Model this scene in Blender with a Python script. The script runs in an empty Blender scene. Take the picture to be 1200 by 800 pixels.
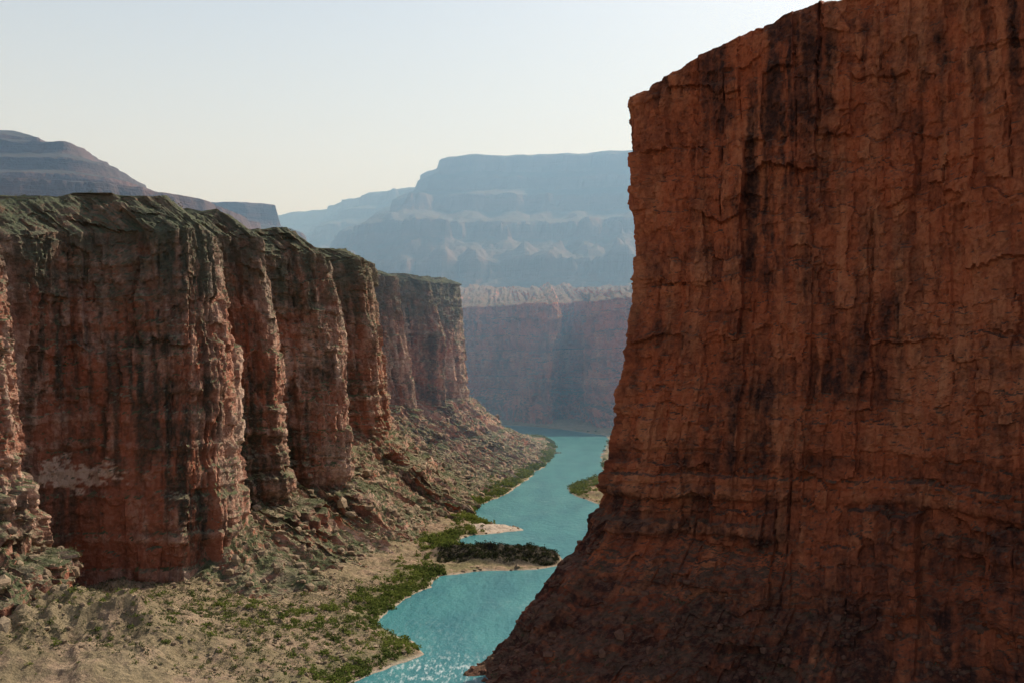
import bpy, math, numpy as np
from mathutils import Vector
rng=np.random.default_rng(7)

# ------------------------------------------------------------------ noise
def _h(ix,iy,iz,seed):
    h=(ix*374761393+iy*668265263+iz*2147483647+seed*1274126177)&0xffffffff
    h=((h^(h>>13))*1274126177)&0xffffffff
    h=((h^(h>>16))*2246822519)&0xffffffff
    h=h^(h>>15)
    return (h&0xffffff)/float(0xffffff)
def vnoise(x,y,z,seed=0):
    ix=np.floor(x);iy=np.floor(y)
    fx=x-ix;fy=y-iy;ix=ix.astype(np.int64);iy=iy.astype(np.int64)
    fx=fx*fx*(3-2*fx);fy=fy*fy*(3-2*fy)
    if np.isscalar(z):
        z=int(z*16)
        a=_h(ix,iy,z,seed);b=_h(ix+1,iy,z,seed);c=_h(ix,iy+1,z,seed);d=_h(ix+1,iy+1,z,seed)
        a=a+(b-a)*fx;c=c+(d-c)*fx
        return (a+(c-a)*fy)*2-1
    iz=np.floor(z);fz=z-iz;iz=iz.astype(np.int64);fz=fz*fz*(3-2*fz)
    r=0
    for a in (0,1):
        for b in (0,1):
            for c in (0,1):
                w=(fx if a else 1-fx)*(fy if b else 1-fy)*(fz if c else 1-fz)
                r=r+w*_h(ix+a,iy+b,iz+c,seed)
    return r*2-1
def fbm(x,y,z,o=4,seed=0,g=0.5):
    r=0;a=1;t=0;f=1
    sc=np.isscalar(z)
    for i in range(o):
        r=r+a*vnoise(x*f+i*17.3,y*f+i*5.1,(z+i) if sc else z*f+i*9.7,seed+i*31);t+=a;a*=g;f*=2.03
    return r/t*1.6
def H2(a,b,seed): return _h(a.astype(np.int64),b.astype(np.int64),0,seed)
def bricks(s,z,w,h,seed):
    row=np.floor(z/h)
    col=np.floor(s/w+H2(row,row,seed+5))
    return H2(col,row,seed)*2-1
def strata(z,h,seed):
    k=z/h; i=np.floor(k); f=k-i
    a=H2(i,i*0,seed); b=H2(i+1,i*0,seed)
    t=np.clip((f-0.75)/0.25,0,1)
    return (a*(1-t)+b*t)*2-1

def make_mesh(name,V,F,mat,smooth=False,attrs=None):
    me=bpy.data.meshes.new(name)
    V=np.ascontiguousarray(V,dtype=np.float32);F=np.ascontiguousarray(F,dtype=np.int32)
    k=F.shape[1]
    me.vertices.add(len(V));me.vertices.foreach_set('co',V.ravel())
    me.loops.add(F.size);me.loops.foreach_set('vertex_index',F.ravel())
    me.polygons.add(len(F))
    me.polygons.foreach_set('loop_start',np.arange(0,F.size,k,dtype=np.int32))
    me.polygons.foreach_set('loop_total',np.full(len(F),k,dtype=np.int32))
    me.polygons.foreach_set('use_smooth',np.full(len(F),smooth,dtype=bool))
    if attrs:
        for an,av in attrs.items():
            at=me.attributes.new(an,'FLOAT','POINT');at.data.foreach_set('value',np.ascontiguousarray(av,dtype=np.float32).ravel())
    me.update()
    ob=bpy.data.objects.new(name,me);bpy.context.scene.collection.objects.link(ob)
    me.materials.append(mat)
    return ob
def grid_faces(n,m):
    i=np.arange(n-1)[:,None]*m+np.arange(m-1)[None,:]
    i=i.ravel()
    return np.stack([i,i+m,i+m+1,i+1],1)

# ------------------------------------------------------------------ materials
class NT:
    def __init__(s,name):
        s.m=bpy.data.materials.new(name);s.m.use_nodes=True;s.t=s.m.node_tree;s.t.nodes.clear()
        s.tc=s.n('ShaderNodeTexCoord');s.P=s.tc.outputs['Object']
    def n(s,ty,**k):
        x=s.t.nodes.new(ty)
        for a,b in k.items(): setattr(x,a,b)
        return x
    def l(s,a,b): s.t.links.new(a,b)
    def attr(s,nm):
        a=s.n('ShaderNodeAttribute');a.attribute_name=nm;return a.outputs['Fac']
    def noise(s,scale,detail=4,rough=0.6,stretch=None,dist=0.0,src=None):
        x=s.n('ShaderNodeTexNoise');x.inputs['Scale'].default_value=1.0 if stretch else scale
        x.inputs['Detail'].default_value=detail;x.inputs['Roughness'].default_value=rough;x.inputs['Distortion'].default_value=dist
        if stretch:
            mp=s.n('ShaderNodeMapping');mp.inputs['Scale'].default_value=stretch;s.l(src or s.P,mp.inputs['Vector']);s.l(mp.outputs[0],x.inputs['Vector'])
        else: s.l(src or s.P,x.inputs['Vector'])
        return x.outputs['Fac']
    def ramp(s,src,a,b,lo=0,hi=1):
        x=s.n('ShaderNodeMapRange');x.inputs['From Min'].default_value=a;x.inputs['From Max'].default_value=b
        x.inputs['To Min'].default_value=lo;x.inputs['To Max'].default_value=hi;s.l(src,x.inputs['Value']);return x.outputs[0]
    def mix(s,f,a,b,mode='MIX'):
        x=s.n('ShaderNodeMix',data_type='RGBA',blend_type=mode)
        for i,v in ((0,f),(6,a),(7,b)):
            if isinstance(v,(int,float)): x.inputs[i].default_value=v
            elif isinstance(v,tuple): x.inputs[i].default_value=(*v,1)
            else: s.l(v,x.inputs[i])
        return x.outputs[2]
    def math(s,op,a,b=0.0):
        x=s.n('ShaderNodeMath',operation=op)
        for i,v in ((0,a),(1,b)):
            if isinstance(v,(int,float)): x.inputs[i].default_value=v
            else: s.l(v,x.inputs[i])
        return x.outputs[0]
    def out(s,col,rough=0.9,h=None,bd=1.0,bs=1.0,spec=0.15):
        p=s.n('ShaderNodeBsdfPrincipled');o=s.n('ShaderNodeOutputMaterial')
        if isinstance(col,tuple): p.inputs['Base Color'].default_value=(*col,1)
        else: s.l(col,p.inputs['Base Color'])
        p.inputs['Roughness'].default_value=rough;p.inputs['Specular IOR Level'].default_value=spec
        if h is not None:
            b=s.n('ShaderNodeBump');b.inputs['Distance'].default_value=bd;b.inputs['Strength'].default_value=bs
            s.l(h,b.inputs['Height']);s.l(b.outputs[0],p.inputs['Normal'])
        s.l(p.outputs[0],o.inputs[0]);return p

def rock_mat(name,red,pale,dark,rub,green,toplo=0.45,tophi=0.7,greenamt=0.5,k=1.0,top=None,topz=(150,190),bd=1.5):
    """cliff rock: 'dk' (desert varnish, shade painted into recesses, darker low down) and 'tn' (fresh pale rock, sunlight painted on sun-facing rock) are mapped on the sheet"""
    s=NT(name)
    blot=s.noise(0.07*k,6,0.72)
    fine=s.noise(0.4*k,6,0.72)
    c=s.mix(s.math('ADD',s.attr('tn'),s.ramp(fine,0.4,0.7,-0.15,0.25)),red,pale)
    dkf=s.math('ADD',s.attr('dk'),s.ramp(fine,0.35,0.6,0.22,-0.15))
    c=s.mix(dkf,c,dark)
    g=s.n('ShaderNodeNewGeometry');sx=s.n('ShaderNodeSeparateXYZ');s.l(g.outputs['Normal'],sx.inputs[0])
    nz=s.math('ADD',sx.outputs[2],s.ramp(blot,0.3,0.7,-0.2,0.2))
    rb=s.mix(s.ramp(fine,0.32,0.58),dark,rub)
    rb=s.mix(s.ramp(blot,0.44,0.56,0,greenamt),rb,green)
    if top:
        px=s.n('ShaderNodeSeparateXYZ');s.l(s.P,px.inputs[0])
        zz=s.math('ADD',px.outputs[2],s.ramp(blot,0.3,0.7,-42,42))
        tc=s.mix(s.ramp(fine,0.4,0.65,0,0.8),top,green)
        rb=s.mix(s.ramp(zz,topz[0],topz[1]),rb,tc)
        c=s.mix(s.ramp(zz,topz[0]-10,topz[1]+25,0,0.8),c,top)
    c=s.mix(s.ramp(nz,toplo,tophi),c,rb)
    hh=s.math('ADD',s.math('MULTIPLY',fine,1.8),s.math('MULTIPLY',blot,1.5))
    s.out(c,0.92,hh,bd=bd/k,bs=1.0)
    return s.m

M_left=rock_mat('left_cliff_rock',(0.40,0.14,0.078),(0.68,0.49,0.37),(0.062,0.062,0.046),(0.34,0.285,0.18),(0.10,0.12,0.055),top=(0.11,0.112,0.075),greenamt=0.9,topz=(145,182))
M_right=rock_mat('right_cliff_rock',(0.50,0.125,0.05),(0.62,0.24,0.11),(0.07,0.03,0.022),(0.24,0.115,0.07),(0.10,0.075,0.04),greenamt=0.4,toplo=0.5,tophi=0.75,bd=1.2)
M_far=rock_mat('far_cliff_rock',(0.56,0.16,0.085),(0.58,0.28,0.17),(0.15,0.075,0.06),(0.20,0.13,0.09),(0.10,0.10,0.05),k=0.5)

def mesa_mat(name,a,b,dark,rub,bd=18):
    s=NT(name)
    st=s.noise(1,5,0.7,stretch=(0.0006,0.0006,0.018),dist=0.1)
    bl=s.noise(0.012,5,0.7)
    c=s.mix(s.ramp(st,0.4,0.6),a,b)
    c=s.mix(s.ramp(bl,0.4,0.6,0.5,0),c,dark)
    g=s.n('ShaderNodeNewGeometry');sx=s.n('ShaderNodeSeparateXYZ');s.l(g.outputs['Normal'],sx.inputs[0])
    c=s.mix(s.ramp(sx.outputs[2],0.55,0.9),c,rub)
    s.out(c,0.95,s.math('ADD',st,bl),bd=bd,bs=0.7)
    return s.m
M_mesa=mesa_mat('mesa_rock',(0.15,0.07,0.05),(0.08,0.05,0.04),(0.045,0.035,0.03),(0.05,0.04,0.032))
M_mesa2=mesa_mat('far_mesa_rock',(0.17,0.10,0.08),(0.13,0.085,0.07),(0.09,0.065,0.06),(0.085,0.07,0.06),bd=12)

# ------------------------------------------------------------------ wall sheets
def smooth1(a,k):
    if k<1: return a
    x=np.arange(-3*k,3*k+1);w=np.exp(-x*x/(2*k*k));w/=w.sum()
    p=np.pad(a,((3*k,3*k),(0,0)),mode='edge')
    return np.stack([np.convolve(p[:,i],w,'valid') for i in range(a.shape[1])],1)

def sheet(name,rows,segs,kb,mat,seed,res=0.0016,mn=0.55,amp=1.0,tamp=1.0,sm=3,scale=1.0,bedz=90,dk0=0.0,tn0=0.0,patch=None,crk=1.0,strkamp=0.5,low=0.0,rd=4.5):
    rows=np.array(rows,float)
    B=rows[:,kb,:2]
    L=np.r_[0,np.cumsum(np.hypot(*np.diff(B,axis=0).T)+1e-6)]
    s=[0.0]
    while s[-1]<L[-1]:
        x=np.interp(s[-1],L,B[:,0]);y=np.interp(s[-1],L,B[:,1])
        s.append(s[-1]+max(mn,min(6.0,math.hypot(x,y)*res)))
    s=np.array(s);K=rows.shape[1]
    lines=[]
    for k in range(K):
        a=np.stack([np.interp(s,L,rows[:,k,i]) for i in range(3)],1)
        kk=sm if kb-1<k<=kb+2 else sm*3
        lines.append(smooth1(a,kk))
    b=smooth1(lines[kb][:,:2],10)
    t=np.gradient(b,axis=0);t/=np.linalg.norm(t,axis=1)[:,None]+1e-9
    nrm=smooth1(np.stack([t[:,1],-t[:,0]],1),14);nrm/=np.linalg.norm(nrm,axis=1)[:,None]+1e-9
    P=[];C=[];T=[]
    for k,(n,c,tl) in enumerate(segs):
        u=np.linspace(0,1,n,endpoint=(k==len(segs)-1))
        for ui in u:
            P.append(lines[k]*(1-ui)+lines[k+1]*ui);C.append(c);T.append(tl)
    P=np.stack(P,1);C=np.array(C,float);T=np.array(T,float)
    sk=lambda a:smooth1(a[:,None],3)[:,0]
    C=sk(C)[None,:];T=sk(T)[None,:]
    X,Y,Z=P[...,0],P[...,1],P[...,2]
    SS=np.broadcast_to(s[:,None],X.shape);q=scale
    ws=SS+fbm(SS/(9*q),Z/(30*q),0,4,seed)*2.4*q
    ws2=SS+fbm(SS/(3*q),Z/(5*q),0,3,seed+40)*0.9*q
    wz=Z+fbm(SS/(26*q),Z/(25*q),3,5,seed+1,0.62)*6*q
    wz2=Z+fbm(SS/(60*q),Z/(60*q),3,2,seed+41)*2.5*q+fbm(SS/(4*q),Z/(3*q),0,3,seed+42)*0.5*q
    D=fbm(SS/(45*q),Z/(150*q),0,3,seed+2)*5
    rid=1-np.abs(fbm(ws/(19*q),Z/(90*q),2,4,seed+3,0.6)); D+=(rid-0.6)*rd
    D+=bricks(ws,wz,26*q,65*q,seed+4)*3.0
    D+=bricks(ws,wz,11*q,26*q,seed+5)*1.9
    b3=bricks(ws2+4,wz,4.6*q,11*q,seed+6);b4=bricks(ws2,wz2+2,2.4*q,4.2*q,seed+7);b5=bricks(ws2,wz2,1.3*q,1.8*q,seed+15)
    D+=b3*1.1+b4*0.55+b5*0.25
    bed=np.clip(fbm(SS/(70*q),Z/(40*q),1,3,seed+13)*0.9+0.25+np.clip((bedz-Z)/40,0,0.8),0.05,1.4)
    s1=strata(wz2,14*q,seed+8);s2=strata(wz2+3,4.7*q,seed+9);s3=strata(wz2,1.7*q,seed+10)
    D+=(s1*1.5+s2*0.9+s3*0.35)*bed
    f1=fbm(SS/(6*q),Z/(6*q),0,5,seed+11,0.68);D+=f1*1.0
    msk=np.clip(fbm(SS/(60*q),Z/(70*q),4,2,seed+17)*3,0,1)
    cr=np.abs(fbm(SS/(40*q),Z/(700*q),9,3,seed+12)+fbm(SS/(3*q),Z/(4*q),1,2,seed+18)*0.012); ck=np.clip(0.02-cr,0,1)/0.02*msk
    D-=ck*3.0*crk
    D*=amp
    strk=fbm(ws2/(3.2*q),Z/(60*q),5,5,seed+50,0.62)
    area=fbm(SS/(40*q),Z/(45*q),5,4,seed+51)
    band=fbm(SS/(120*q),wz2/(9*q),5,4,seed+52,0.6)
    blt=fbm(SS/(10*q),Z/(11*q),5,6,seed+53,0.66)
    dk=dk0+0.28+strkamp*strk*np.clip(area+0.6,0,1.5)+0.35*area+0.34*band*np.clip(bed,0,1)+0.45*blt-0.10*b3-0.08*b4+0.4*ck*crk+low*np.clip((130-Z)/110,0,1)  # recessed blocks get painted shade; cracks and lower rock are darker too
    dk=np.clip(dk,0,0.92)
    tn=tn0+0.12+0.35*fbm(ws2/(4*q),Z/(40*q),8,4,seed+54,0.6)+0.14*b3+0.3*s2*bed*0.7+0.3*fbm(SS/(30*q),Z/(30*q),8,3,seed+55)
    # painted sunlight: left-wall rock turned to the sun gets a paler colour
    sunward=np.clip(nrm[:,0]*0.8+nrm[:,1]*0.6,0,1)[:,None]
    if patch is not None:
        tn=tn+0.36*sunward;dk=np.clip(dk-0.28*sunward,0,1)
        # fresh, smoother red rock low in the alcove
        alc=np.clip(1.25-np.sqrt(((X+215)/48)**2+((Z-45)/62)**2+((Y-525)/45)**2),0,1)
        tn=tn-0.3*alc;dk=np.clip(dk-0.25*alc,0,1)
        D=D*(1-0.45*np.clip(alc*1.5,0,1))
        pd=np.sqrt(((X-patch[0])/22)**2+((Z-patch[2])/9)**2+((Y-patch[1])/60)**2)
        pm=np.clip((0.75-pd+fbm(SS/6,Z/3,0,5,seed+60,0.65)*0.9)*5,0,1)*(pd<1.3)
        tn=tn+pm*1.6;dk=dk*(1-pm)
    tn=np.clip(tn,0,1)
    G=fbm(X/(26*q),Y/(26*q),Z/(60*q),4,seed+20,0.55)*3.4+fbm(X/5/q,Y/5/q,Z/5/q,3,seed+21,0.6)*1.3
    gl=1-np.abs(fbm(SS/(16*q),Z/(120*q),0,3,seed+22)); G+=(gl-0.6)*4.5
    lm=np.clip(fbm(SS/(35*q),Z/(30*q),0,3,seed+25)+0.6,0,1.5)
    lz=(strata(wz2,9*q,seed+23)*2.8+bricks(ws,wz,6*q,5*q,seed+24)*1.4)*lm
    P=P.copy()
    hn=D*C+lz*2.3*T*tamp+G*0.35*T*tamp
    P[...,0]+=nrm[:,None,0]*hn;P[...,1]+=nrm[:,None,1]*hn
    P[...,2]+=G*T*tamp+fbm(SS/3,Z/3,0,3,seed+30)*0.5*C
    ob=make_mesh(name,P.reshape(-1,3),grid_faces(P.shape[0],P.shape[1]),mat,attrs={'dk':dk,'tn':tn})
    return ob,P

def LR(f,b,r,cb=24,cr=9,mo=0.0):
    w=0.62+mo
    m=(b[0]*w+r[0]*(1-w),b[1]*w+r[1]*(1-w),b[2]*0.5+r[2]*0.5)
    dp=16 if cb>20 else 10
    cx=(r[0]-cb,r[1]+cb*0.3,r[2]+cr-6)
    rr=(r[0],r[1],r[2]-dp)
    return [f,((f[0]+b[0])/2,(f[1]+b[1])/2,(f[2]*0.58+b[2]*0.42)),b,m,rr,cx,(cx[0]-260,cx[1]+90,cx[2]+4)]
left=[
 LR((-200,120,0),(-330,160,85),(-370,160,190)),
 LR((-180,300,0),(-290,320,80),(-320,330,190)),
 LR((-160,380,-1),(-234,412,62),(-252,418,194)),
 LR((-172,432,-1),(-212,446,52),(-232,452,197)),
 LR((-190,465,0),(-220,474,32),(-246,480,199)),
 LR((-205,488,0),(-247,505,12),(-259,508,202)),
 LR((-200,499,0),(-228,530,6),(-236,536,205)),
 LR((-178,503,0),(-198,532,6),(-205,541,207),24,9,0.3),
 LR((-150,502,-1),(-168,532,10),(-173,545,210),24,9,0.2),
 LR((-120,512,-2),(-152,552,24),(-167,558,210),24,9,0.2),
 LR((-98,535,-2),(-154,588,38),(-170,596,209),24,8),
 LR((-88,560,-2),(-184,612,48),(-204,615,204),14,6),
 LR((-80,580,-2),(-164,623,42),(-176,626,216),22,7),
 LR((-74,600,-2),(-140,633,38),(-158,634,216),22,7,-0.2),
 LR((-70,622,-2),(-140,657,42),(-160,659,215),22,7,-0.2),
 LR((-66,645,-2),(-176,674,50),(-198,674,210),14,6),
 LR((-62,668,-2),(-146,689,42),(-156,692,214),22,6),
 LR((-58,690,-2),(-110,702,40),(-126,704,213),22,6,0.1),
 LR((-54,720,-2),(-115,742,50),(-135,744,212),22,6,-0.1),
 LR((-48,765,-2),(-175,778,76),(-205,778,213),14,4),
 LR((-43,812,-2),(-146,856,72),(-164,856,221),18,5),
 LR((-40,845,-2),(-108,868,62),(-126,874,223),18,5,0.1),
 LR((-33,910,-2),(-108,935,68),(-126,938,224),18,4,-0.2),
 LR((-23,960,-2),(-165,978,84),(-195,978,226),14,3),
 LR((-5,1050,-2),(-146,1080,82),(-167,1082,227),16,3),
 LR((2,1090,-2),(-100,1105,74),(-122,1108,228),16,3,-0.2),
 LR((12,1130,-2),(-165,1152,82),(-190,1152,229),14,3),
 LR((22,1180,-2),(-136,1195,80),(-152,1197,231),14,3),
 LR((30,1230,-2),(-80,1215,74),(-95,1220,233),16,3,0.1),
 LR((38,1270,-2),(-96,1262,82),(-110,1264,234),14,3),
 LR((48,1340,-2),(-55,1300,76),(-70,1305,236),16,3,-0.2),
 LR((56,1430,-2),(-60,1360,80),(-76,1364,238),16,3),
 LR((64,1560,-2),(-110,1430,82),(-125,1430,238),16,3),
 LR((25,1760,-2),(-210,1600,70),(-230,1590,240)),
 LR((-300,1960,-2),(-500,1760,70),(-510,1740,240)),
]
segsL=[(60,0.05,1),(60,0.1,1),(105,1,0),(105,1,0),(28,0.75,0.35),(25,0,0.8)]
leftcliff,PL=sheet('canyon_cliff',left,segsL,2,M_left,11,sm=2,patch=(-226,528,64),dk0=0.14,tn0=0.0,tamp=1.2,strkamp=0.78)

def RR(*p): return list(p)
right=[
 RR((780,1000,-3),(795,1010,12),(815,1020,30),(840,1040,60),(845,1045,84),(850,1050,145),(855,1050,235),(880,1000,250),(1300,800,260)),
 RR((480,740,-3),(492,748,12),(505,754,30),(522,760,60),(527,764,84),(532,768,145),(540,768,232),(570,730,245),(1100,650,258)),
 RR((255,600,-3),(268,607,12),(280,612,30),(295,620,60),(300,624,84),(308,628,145),(315,628,230),(345,600,243),(1000,560,258)),
 RR((130,520,-3),(142,527,12),(154,532,30),(168,540,60),(173,543,84),(182,546,145),(186,546,230),(215,520,243),(900,520,262)),
 RR((50,474,-3),(62,482,16),(72,486,34),(84,492,60),(90,494,84),(100,496,145),(100,496,230),(130,490,240),(900,500,270)),
 RR((4,438,-3),(18,442,18),(30,447,38),(45,452,60),(52,453,84),(63,455,145),(58,455,231),(90,470,242),(900,490,272)),
 RR((-21,403,-4),(-2,414,19),(17,420,38),(33,425,60),(42,428,84),(55,431,150),(50,431,234),(72,450,240),(900,470,272)),
 RR((-6,374,-4),(18,394,19),(36,407,38),(49,414,60),(56,416,84),(67,420,150),(66,420,242),(84,442,246),(900,450,274)),
 RR((42,362,-4),(61,379,14),(75,393,32),(82,401,48),(86,404,84),(92,408,150),(93,412,253),(105,430,257),(900,430,276)),
 RR((90,362,-4),(101,374,14),(109,384,28),(112,391,44),(115,393,84),(118,396,150),(119,398,261),(127,418,266),(900,415,282)),
 RR((132,357,-4),(138,366,14),(141,372,30),(144,376,48),(146,378,84),(149,382,150),(150,385,268),(158,412,274),(900,400,300)),
 RR((160,337,-4),(165,343,14),(168,348,30),(170,351,48),(172,354,84),(175,358,150),(178,362,290),(205,385,300),(900,380,330)),
 RR((193,302,-4),(198,308,14),(201,312,30),(204,316,48),(208,320,84),(212,325,150),(216,330,300),(255,360,310),(900,340,340)),
 RR((222,207,-4),(227,212,14),(231,216,30),(236,220,48),(240,224,84),(246,230,150),(250,235,300),(290,260,312),(900,250,340)),
 RR((236,60,-4),(241,60,14),(246,60,30),(252,60,48),(258,60,84),(264,60,150),(270,60,300),(310,60,312),(900,60,340)),
]
segsR=[(44,0.25,1.1),(42,0.35,1.0),(40,0.8,0.5),(50,1,0),(120,1,0),(180,1,0),(24,0.5,0.4),(30,0,0.8)]
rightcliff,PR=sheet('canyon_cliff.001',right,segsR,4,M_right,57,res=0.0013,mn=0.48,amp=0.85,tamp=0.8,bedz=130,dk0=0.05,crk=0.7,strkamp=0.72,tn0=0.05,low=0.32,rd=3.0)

def FR(x,y,rim,dy=0):
    return [(x,y-70,-4),(x+4,y-25,30),(x+6,y,62),(x+6,y+8,150),(x+8,y+16,rim),(x+8,y+70,rim+10),(x+10,2950,rim+95)]
far=[FR(-1300,2500,262),FR(-700,2450,258),FR(-350,2380,256),FR(-150,2330,256),FR(-60,2290,254),FR(-10,2270,254),FR(30,2190,256),FR(75,2160,256),
     FR(90,2250,262),FR(150,2230,262),FR(165,2020,250),FR(225,1940,252),FR(330,1930,256),FR(520,1850,260),FR(800,1750,270),FR(1100,1700,280)]
segsF=[(16,0.1,1),(16,0.1,1),(50,1,0),(50,1,0),(14,0.3,0.6),(40,0,1)]
farcliff,PF=sheet('canyon_cliff.002',far,segsF,2,M_far,91,res=0.001,amp=2.4,tamp=2.0,sm=2,scale=1.7,bedz=300,dk0=-0.10,tn0=0.08)

# ------------------------------------------------------------------ mesas (terraced height fields)
def seg_dist(X,Y,poly,closed=True):
    d=np.full(X.shape,1e9);n=len(poly);ins=np.zeros(X.shape,bool)
    for i in range(n if closed else n-1):
        ax,ay=poly[i];bx,by=poly[(i+1)%n]
        dx,dy=bx-ax,by-ay
        t=np.clip(((X-ax)*dx+(Y-ay)*dy)/(dx*dx+dy*dy+1e-9),0,1)
        d=np.minimum(d,(X-ax-t*dx)**2+(Y-ay-t*dy)**2)
        if closed:
            c=((ay>Y)!=(by>Y))&(X<(bx-ax)*(Y-ay)/(by-ay+1e-12)+ax)
            ins^=c
    d=np.sqrt(d)
    return np.where(ins,-d,d) if closed else d
def mesa(name,poly,prof,x0,x1,y0,y1,step,seed,wob,mat,gul=0.3):
    xs=np.arange(x0,x1,step);ys=np.arange(y0,y1,step)
    X,Y=np.meshgrid(xs,ys,indexing='ij')
    d=seg_dist(X,Y,poly)
    g=1-np.abs(fbm(X/420,Y/420,seed,4,seed+1))
    grow=np.clip(d/400,0.25,1.3)
    d2=d+wob*(fbm(X/500,Y/500,0,5,seed)*1.0+(g-0.6)*1.0)+wob*gul*grow*(1-2*np.abs(fbm(X/130,Y/130,0,4,seed+5)))
    px=[p[0] for p in prof];pz=[p[1] for p in prof]
    H=np.interp(d2,px,pz)
    H+=fbm(X/90,Y/90,0,4,seed+9)*5
    V=np.stack([X,Y,H],-1).reshape(-1,3)
    return make_mesh(name,V,grid_faces(len(xs),len(ys)),mat)
mesa('mesa',[(-1500,6200),(-1010,5600),(-720,5120),(-420,4900),(-310,4260),(-60,4230),(300,4180),(800,4050),(1700,3700),(3500,5000),(3500,8000),(-1500,8000)],
     [(-300,1012),(-40,1004),(0,990),(14,925),(80,890),(90,845),(200,805),(225,735),(400,665),(425,600),(640,490),(670,430),(870,345),(900,300),(1500,280),(2500,250)],
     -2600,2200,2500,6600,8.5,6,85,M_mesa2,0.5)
mesa('mesa.001',[(-3000,2000),(-1250,2000),(-900,2050),(-880,2260),(-1300,2600),(-3000,3200)],
     [(-400,670),(-190,630),(-100,600),(-92,584),(-10,570),(0,545),(65,525),(73,500),(150,484),(158,460),(330,440),(340,395),(520,345),(535,310),(800,262),(1200,255)],
     -2200,-330,1500,3000,6,23,24,M_mesa,0.6)
mesa('mesa.002',[(-3000,2750),(-1000,2720),(-710,2740),(-630,2800),(-740,3100),(-3000,3400)],
     [(-100,572),(0,562),(12,505),(70,480),(82,440),(220,380),(500,300),(900,262)],
     -2000,-290,2350,3300,7,41,20,M_mesa,0.6)

# ------------------------------------------------------------------ river + ground
LB=[(-200,150),(-120,260),(-78,350),(-62,385),(-52,402),(-37,428),(-48,452),(-62,478),(-58,520),(-46,560),(-42,588),(-18,602),(14,608),(30,622),(32,642),(8,658),(-22,668),(-40,684),(-38,712),
    (-26,732),(-6,744),(8,756),(4,768),(-14,784),(-30,808),(-31,850),(-26,900),(-8,960),(10,1050),(28,1180),(40,1240),(52,1350),(64,1500),(66,1600),(56,1720),(0,1860),(-200,2060),(-700,2260)]
RB=[(-700,2340),(-150,2240),(40,2080),(110,1950),(165,1800),(160,1694),(135,1500),(122,1400),(107,1200),(92,1120),(62,1050),(54,1000),(60,950),(78,900),(78,820),(84,720),(72,620),(50,500),(30,440),(120,410),(175,370),(235,260),(245,60),(-180,60)]
river_poly=LB+RB
def axis(a,b,st,out):
    m=list(np.arange(a,b,st))
    lo=[];v=a;d=st
    while v>-out: d*=1.35;v-=d;lo.append(v)
    hi=[];v=m[-1];d=st
    while v<out: d*=1.35;v+=d;hi.append(v)
    return np.array(lo[::-1]+m+hi)
gx=axis(-290,200,1.3,16000);gy=np.unique(np.r_[axis(330,900,1.4,16000),np.arange(902,2300,3.5)])
GX,GY=np.meshgrid(gx,gy,indexing='ij')
def ground_z(X,Y):
    d=seg_dist(X,Y,river_poly)
    dn=d+fbm(X/14,Y/14,0,4,71)*2.6
    h=np.interp(dn,[-8,-1.0,0.6,4,15,40,120],[-3.5,-0.5,0.25,1.3,2.6,4.5,9])
    h+=np.clip(dn/14,0,1)*(fbm(X/20,Y/20,0,5,72)*2.8+fbm(X/3,Y/3,0,3,73)*0.7)
    spit=np.exp(-(((X+2)/42)**4+((Y-640)/14)**2))
    h+=np.clip(dn/4,0,1)*spit*(4.5+fbm(X/7,Y/7,0,4,76)*3)
    mound=np.exp(-(((X+175)/58)**2+((Y-405)/42)**2))
    h+=np.clip(dn/25,0,1)*mound*(20+fbm(X/15,Y/15,0,4,75)*7+strata(20*mound+fbm(X/9,Y/9,0,3,77)*2,3.5,78)*1.6)
    return h,dn
GZ,GD=ground_z(GX,GY)
s=NT('riverbank_ground')
sh=s.attr('shore')
fn=s.noise(0.7,6,0.7)
c=s.mix(s.ramp(s.noise(0.05,6,0.65),0.35,0.65),(0.42,0.305,0.20),(0.28,0.195,0.125))
c=s.mix(s.ramp(fn,0.4,0.62,0.6,0),c,(0.12,0.085,0.06))
gm=s.math('MULTIPLY',s.ramp(s.noise(0.06,6,0.68),0.42,0.53),s.ramp(sh,30,4,0.45,1))
c=s.mix(s.math('MULTIPLY',gm,0.75),c,(0.12,0.13,0.05))
bb=s.n('ShaderNodeVectorMath',operation='SUBTRACT');s.l(s.P,bb.inputs[0]);bb.inputs[1].default_value=(-8,760,0)
bl=s.n('ShaderNodeVectorMath',operation='LENGTH');s.l(bb.outputs[0],bl.inputs[0])
c=s.mix(s.ramp(bl.outputs['Value'],26,20,0,0.9),c,(0.48,0.40,0.32))
c=s.mix(s.ramp(sh,0.3,2.4,0.8,0),c,(0.46,0.38,0.30))
c=s.mix(s.ramp(sh,-0.2,0.5,0.75,0),c,(0.10,0.085,0.06))
px=s.n('ShaderNodeVectorMath',operation='SUBTRACT');s.l(s.P,px.inputs[0]);px.inputs[1].default_value=(0,638,3)
pv=s.n('ShaderNodeVectorMath',operation='MULTIPLY');s.l(px.outputs[0],pv.inputs[0]);pv.inputs[1].default_value=(1/50,1/26,0)
pl=s.n('ShaderNodeVectorMath',operation='LENGTH');s.l(pv.outputs[0],pl.inputs[0])
c=s.mix(s.math('MULTIPLY',s.ramp(pl.outputs['Value'],1.1,0.9),s.ramp(sh,1.5,3.5,0.1,0.93)),c,(0.045,0.04,0.03))
s.out(c,0.95,fn,bd=1.1,bs=1.0)
ground=make_mesh('ground',np.stack([GX,GY,GZ],-1).reshape(-1,3),grid_faces(len(gx),len(gy)),s.m,attrs={'shore':GD})

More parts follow.
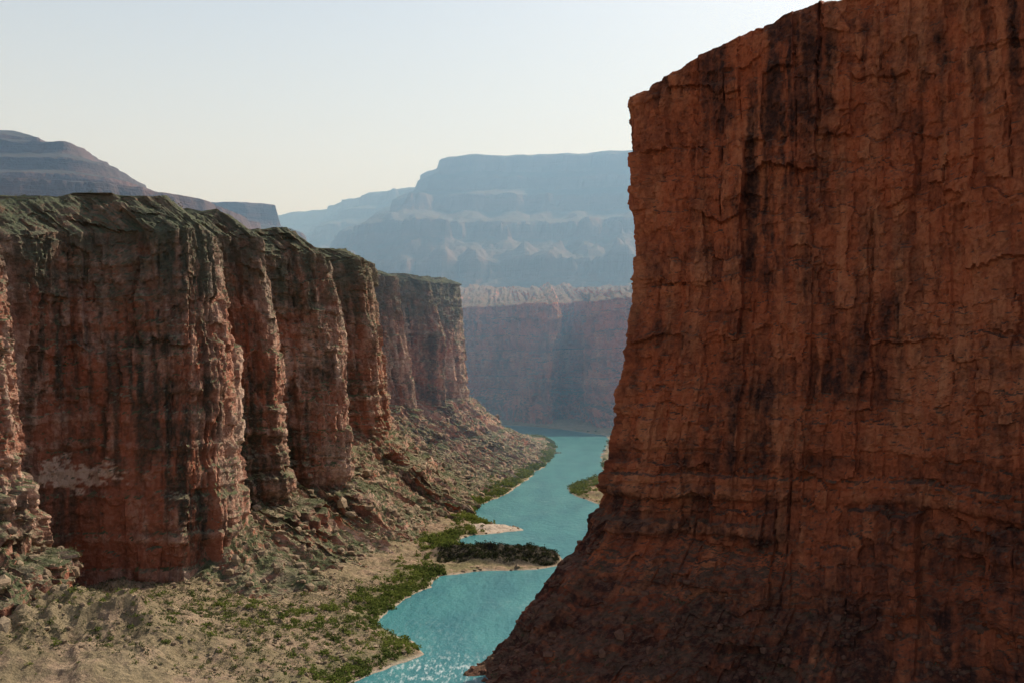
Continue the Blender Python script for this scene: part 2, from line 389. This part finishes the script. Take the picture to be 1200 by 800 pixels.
s=NT('river_water')
w1=s.noise(1,5,0.6,stretch=(0.22,0.11,0.1));w2=s.noise(1.4,3,0.65)
cc=s.mix(s.ramp(s.noise(1,4,0.6,stretch=(0.05,0.015,0.05)),0.35,0.65),(0.025,0.14,0.16),(0.048,0.20,0.205))
rf=s.n('ShaderNodeVectorMath',operation='SUBTRACT');s.l(s.P,rf.inputs[0]);rf.inputs[1].default_value=(-30,404,0)
rl=s.n('ShaderNodeVectorMath',operation='LENGTH');s.l(rf.outputs[0],rl.inputs[0])
foam=s.math('MULTIPLY',s.ramp(s.noise(1,6,0.75,stretch=(0.6,0.14,0.2)),0.51,0.60),s.math('ADD',s.ramp(rl.outputs['Value'],34,8,0,0.8),s.ramp(s.noise(0.015,3),0.5,0.65,0.0,0.15)))
cc=s.mix(foam,cc,(0.55,0.62,0.60))
hh=s.math('ADD',s.math('MULTIPLY',w1,1.5),s.math('MULTIPLY',w2,0.3))
p=s.out(cc,0.32,hh,bd=1.1,bs=0.65,spec=0.35);p.inputs['IOR'].default_value=1.33
wx=np.linspace(-800,300,140);wy=np.linspace(50,2420,280)
WX,WY=np.meshgrid(wx,wy,indexing='ij')
make_mesh('river',np.stack([WX,WY,0*WX],-1).reshape(-1,3),grid_faces(140,280),s.m,smooth=True)

# ------------------------------------------------------------------ vegetation
def leaf_mass(name,pos,size,n,mat,flat=0.75):
    N=len(pos);tot=N*n
    u=rng.normal(size=(N,n,3));u/=np.linalg.norm(u,axis=2)[...,None]
    r=rng.random((N,n,1))**0.45
    lump=1+0.35*np.sin(u[...,0:1]*5+rng.random((N,1,1))*6)*np.cos(u[...,1:2]*4+rng.random((N,1,1))*6)
    c=u*r*lump;c[...,2]=np.abs(c[...,2])*flat*1.3
    c=pos[:,None,:]+c*size[:,None,None]
    a=rng.normal(size=(N,n,3));a/=np.linalg.norm(a,axis=2)[...,None]
    b=np.cross(a,rng.normal(size=(N,n,3)));b/=np.linalg.norm(b,axis=2)[...,None]
    ls=(size[:,None,None]*0.20*(0.6+0.8*rng.random((N,n,1))))
    a=a*ls;b=b*ls*0.7
    V=np.stack([c-a,c-b,c+a,c+b],2).reshape(-1,3)
    F=np.arange(tot*4).reshape(-1,4)
    return make_mesh(name,V,F,mat)
def leaf_mat(name,a,b,c3,trans=0.35):
    s=NT(name)
    g=s.n('ShaderNodeNewGeometry')
    c=s.mix(s.ramp(s.noise(0.04,3),0.42,0.6),a,b)
    c=s.mix(s.ramp(g.outputs['Random Per Island'],0.3,1,0,0.8),c,c3)
    d=s.n('ShaderNodeBsdfDiffuse');tr=s.n('ShaderNodeBsdfTranslucent');m=s.n('ShaderNodeMixShader');o=s.n('ShaderNodeOutputMaterial')
    s.l(c,d.inputs[0]);s.l(c,tr.inputs[0]);m.inputs[0].default_value=trans
    s.l(d.outputs[0],m.inputs[1]);s.l(tr.outputs[0],m.inputs[2]);s.l(m.outputs[0],o.inputs[0])
    return s.m
M_leaf=leaf_mat('shrub_leaves',(0.05,0.075,0.02),(0.14,0.17,0.035),(0.17,0.20,0.055),0.4)
M_scrub=leaf_mat('scrub_leaves',(0.08,0.085,0.045),(0.11,0.115,0.055),(0.16,0.155,0.08))
def cand(n,x0,x1,y0,y1):
    x=rng.uniform(x0,x1,n);y=rng.uniform(y0,y1,n);z,d=ground_z(x,y);return x,y,z,d
pos=[];siz=[]
x,y,z,d=cand(100000,-220,110,380,1750)
nn=fbm(x/22,y/22,0,3,88)
dens=np.exp(-np.abs(d-6)/8.0)*np.clip(nn+0.7,0,1)*1.6
left_side=x<np.interp(y,[380,650,1000,1700],[-10,35,30,100])
keep=(d>1.5)&(d<36)&(rng.random(len(x))<dens)&left_side&~((np.hypot(x+6,y-760)<24))&~((y>595)&(y<655)&(x>-40))
pos.append(np.stack([x,y,z-0.2],1)[keep]);siz.append((rng.random(keep.sum())**1.6*2.0+0.8)*np.interp(y[keep],[400,1500],[1,1.9]))
for (cx,cy,rx,ry,n,sz) in [(-40,672,7,14,90,3.0),(-46,698,7,12,80,3.4),(-52,560,6,45,170,2.2),(-62,505,8,30,110,2.4),(-36,840,6,50,150,2.8),(62,1010,7,40,240,3.0),(80,1080,9,40,160,3.2),(110,1230,8,70,160,3.0),(70,1480,10,60,160,3.2),(-90,455,32,20,300,1.9),(-150,450,44,22,340,1.8),(-120,490,34,12,220,1.9),(-160,400,44,18,300,1.5),(150,1560,10,150,160,3)]:
    x=cx+rng.normal(size=n)*rx;y=cy+rng.normal(size=n)*ry;z,d=ground_z(x,y);k=d>0.6
    pos.append(np.stack([x,y,z-0.2],1)[k]);siz.append((0.35+rng.random(k.sum())**1.8)*sz)
pos=np.concatenate(pos);siz=np.concatenate(siz)
leaf_mass('riverside_shrubs',pos,siz,60,M_leaf)
# dark brush on the gravel bar
x=rng.uniform(-46,34,1500);y=rng.uniform(618,662,1500);z,d=ground_z(x,y);k=(d>3.0)
M_brush=leaf_mat('brush_leaves',(0.03,0.035,0.02),(0.04,0.05,0.022),(0.06,0.06,0.03),0.15)
pp=np.stack([x,y,z-0.2],1)[k]
leaf_mass('gravel_bar_brush',pp,0.6+rng.random(len(pp))**2*1.9,36,M_brush)

def sheet_pts(P,n,t0,t1,ymax,nzmin=0.45,ymin=0):
    du=P[2:,1:-1]-P[:-2,1:-1];dv=P[1:-1,2:]-P[1:-1,:-2]
    nn=np.cross(du,dv);area=np.linalg.norm(nn,axis=2);nn/=area[...,None]+1e-9
    nz=np.abs(nn[...,2]);Q=P[1:-1,1:-1]
    m=(nz>nzmin)&(Q[...,1]<ymax)&(Q[...,1]>ymin);m[:,:t0]=False;m[:,t1:]=False
    q=Q[m];w=area[m];i=rng.choice(len(q),n,p=w/w.sum())
    return q[i]+rng.normal(size=(n,3))*[0.3,0.3,0]
sp=[sheet_pts(PL,24000,0,125,1500,0.5),sheet_pts(PL,8500,315,382,1450,0.4),sheet_pts(PR,500,0,90,600,0.6),sheet_pts(PR,500,475,530,600,0.4)]
x,y,z,d=cand(8000,-230,-30,370,560);k=d>8
sp.append(np.stack([x,y,z],1)[k])
sp=np.concatenate(sp)
leaf_mass('desert_scrub',sp,(0.35+rng.random(len(sp))**2*1.6),14,M_scrub)

# ------------------------------------------------------------------ boulders
import bmesh
bm=bmesh.new();bmesh.ops.create_icosphere(bm,subdivisions=1,radius=1)
bm.verts.ensure_lookup_table()
iv=np.array([v.co[:] for v in bm.verts]);ifc=np.array([[v.index for v in f.verts] for f in bm.faces]);bm.free()
bp=[sheet_pts(PL,9000,0,120,1500,0.35)];cap=[np.full(9000,4.5)]
x,y,z,d=cand(1600,-230,-40,370,560);k=d>1
bp.append(np.stack([x,y,z],1)[k]);cap.append(np.full(k.sum(),1.5))
x,y,z,d=cand(3000,-60,110,560,1100);k=(d>0)&(d<6)
bp.append(np.stack([x,y,z],1)[k]);cap.append(np.full(k.sum(),2.0))
bp=np.concatenate(bp);cap=np.concatenate(cap)
def rocks(name,bp,cap,ca_,cb_,cd_):
    N=len(bp)
    sz=0.35+1.0*(rng.random(N)**-0.42-1);sz=np.minimum(np.clip(sz,0.3,5.0),cap*(0.5+0.5*rng.random(N)))
    V=np.sign(iv[None])*np.abs(iv[None])**0.8*(0.72+0.5*rng.random((N,len(iv),1)))
    ax=rng.uniform(0.6,1.3,(N,1,3));V=V*ax
    an=rng.random(N)*6.28;ca,sa=np.cos(an)[:,None],np.sin(an)[:,None]
    V=np.stack([V[...,0]*ca-V[...,1]*sa,V[...,0]*sa+V[...,1]*ca,V[...,2]*0.85],-1)*sz[:,None,None]+bp[:,None,:]
    F=(ifc[None]+(np.arange(N)*len(iv))[:,None,None]).reshape(-1,3)
    s=NT(name+'_rock');fn=s.noise(0.8,5,0.7)
    g=s.n('ShaderNodeNewGeometry')
    c=s.mix(g.outputs['Random Per Island'],ca_,cb_)
    c=s.mix(s.ramp(fn,0.35,0.6,0.6,0),c,cd_)
    s.out(c,0.9,fn,bd=0.6,bs=0.8)
    make_mesh(name,V.reshape(-1,3),F,s.m)
rocks('boulders',bp,cap,(0.34,0.26,0.17),(0.22,0.155,0.10),(0.10,0.08,0.055))
bp=sheet_pts(PR,1500,0,100,520,0.35)
rocks('boulders.001',bp,np.full(len(bp),2.2),(0.24,0.11,0.065),(0.17,0.08,0.05),(0.08,0.045,0.03))

# ------------------------------------------------------------------ haze in the canyon air
hm=bpy.data.materials.new('canyon_haze');hm.use_nodes=True;t=hm.node_tree;t.nodes.clear()
vs=t.nodes.new('ShaderNodeVolumeScatter');vs.inputs['Color'].default_value=(0.31,0.59,0.96,1);vs.inputs['Density'].default_value=0.00031;vs.inputs['Anisotropy'].default_value=0.3
o=t.nodes.new('ShaderNodeOutputMaterial');t.links.new(vs.outputs[0],o.inputs['Volume'])
bv=np.array([(x,y,z) for x in (-7000,7000) for y in (900,9000) for z in (-60,1080)],float)
make_mesh('haze',bv,np.array([[0,1,3,2],[4,6,7,5],[0,4,5,1],[2,3,7,6],[0,2,6,4],[1,5,7,3]]),hm)

# ------------------------------------------------------------------ light, sky, camera
az,el=math.radians(46),math.radians(45)
S=Vector((math.sin(az)*math.cos(el),math.cos(az)*math.cos(el),math.sin(el)))
sd=bpy.data.lights.new('sun','SUN');sd.energy=5.0;sd.angle=math.radians(0.5);sd.color=(1,0.94,0.84)
so=bpy.data.objects.new('sun',sd);so.rotation_euler=S.to_track_quat('Z','Y').to_euler();so.location=(300,600,900);bpy.context.scene.collection.objects.link(so)
w=bpy.data.worlds.new('World');bpy.context.scene.world=w;w.use_nodes=True
nt=w.node_tree;bg=nt.nodes['Background'];sk=nt.nodes.new('ShaderNodeTexSky');sk.sky_type='NISHITA';sk.sun_disc=False
sk.sun_elevation=el;sk.sun_rotation=az;sk.dust_density=3.0;sk.air_density=1.0;sk.ozone_density=0.6
mx=nt.nodes.new('ShaderNodeMix');mx.data_type='RGBA';mx.inputs[7].default_value=(6.5,6.8,6.8,1)
tc=nt.nodes.new('ShaderNodeTexCoord');sx=nt.nodes.new('ShaderNodeSeparateXYZ');mr=nt.nodes.new('ShaderNodeMapRange')
nt.links.new(tc.outputs['Generated'],sx.inputs[0]);nt.links.new(sx.outputs[2],mr.inputs['Value'])
mr.inputs['From Min'].default_value=0.2;mr.inputs['From Max'].default_value=0.55;mr.inputs['To Min'].default_value=0.65;mr.inputs['To Max'].default_value=0.0
nt.links.new(mr.outputs[0],mx.inputs[0])
nt.links.new(sk.outputs[0],mx.inputs[6]);nt.links.new(mx.outputs[2],bg.inputs[0]);bg.inputs[1].default_value=0.14
cd=bpy.data.cameras.new('camera');cd.lens=36;cd.sensor_width=36;cd.shift_y=0.025;cd.clip_start=1;cd.clip_end=40000
co=bpy.data.objects.new('camera',cd);co.location=(0,0,120);co.rotation_euler=(math.radians(90),0,0);bpy.context.scene.collection.objects.link(co)
bpy.context.scene.camera=co
sc=bpy.context.scene;sc.view_settings.view_transform='Standard';sc.view_settings.look='None';sc.view_settings.exposure=0
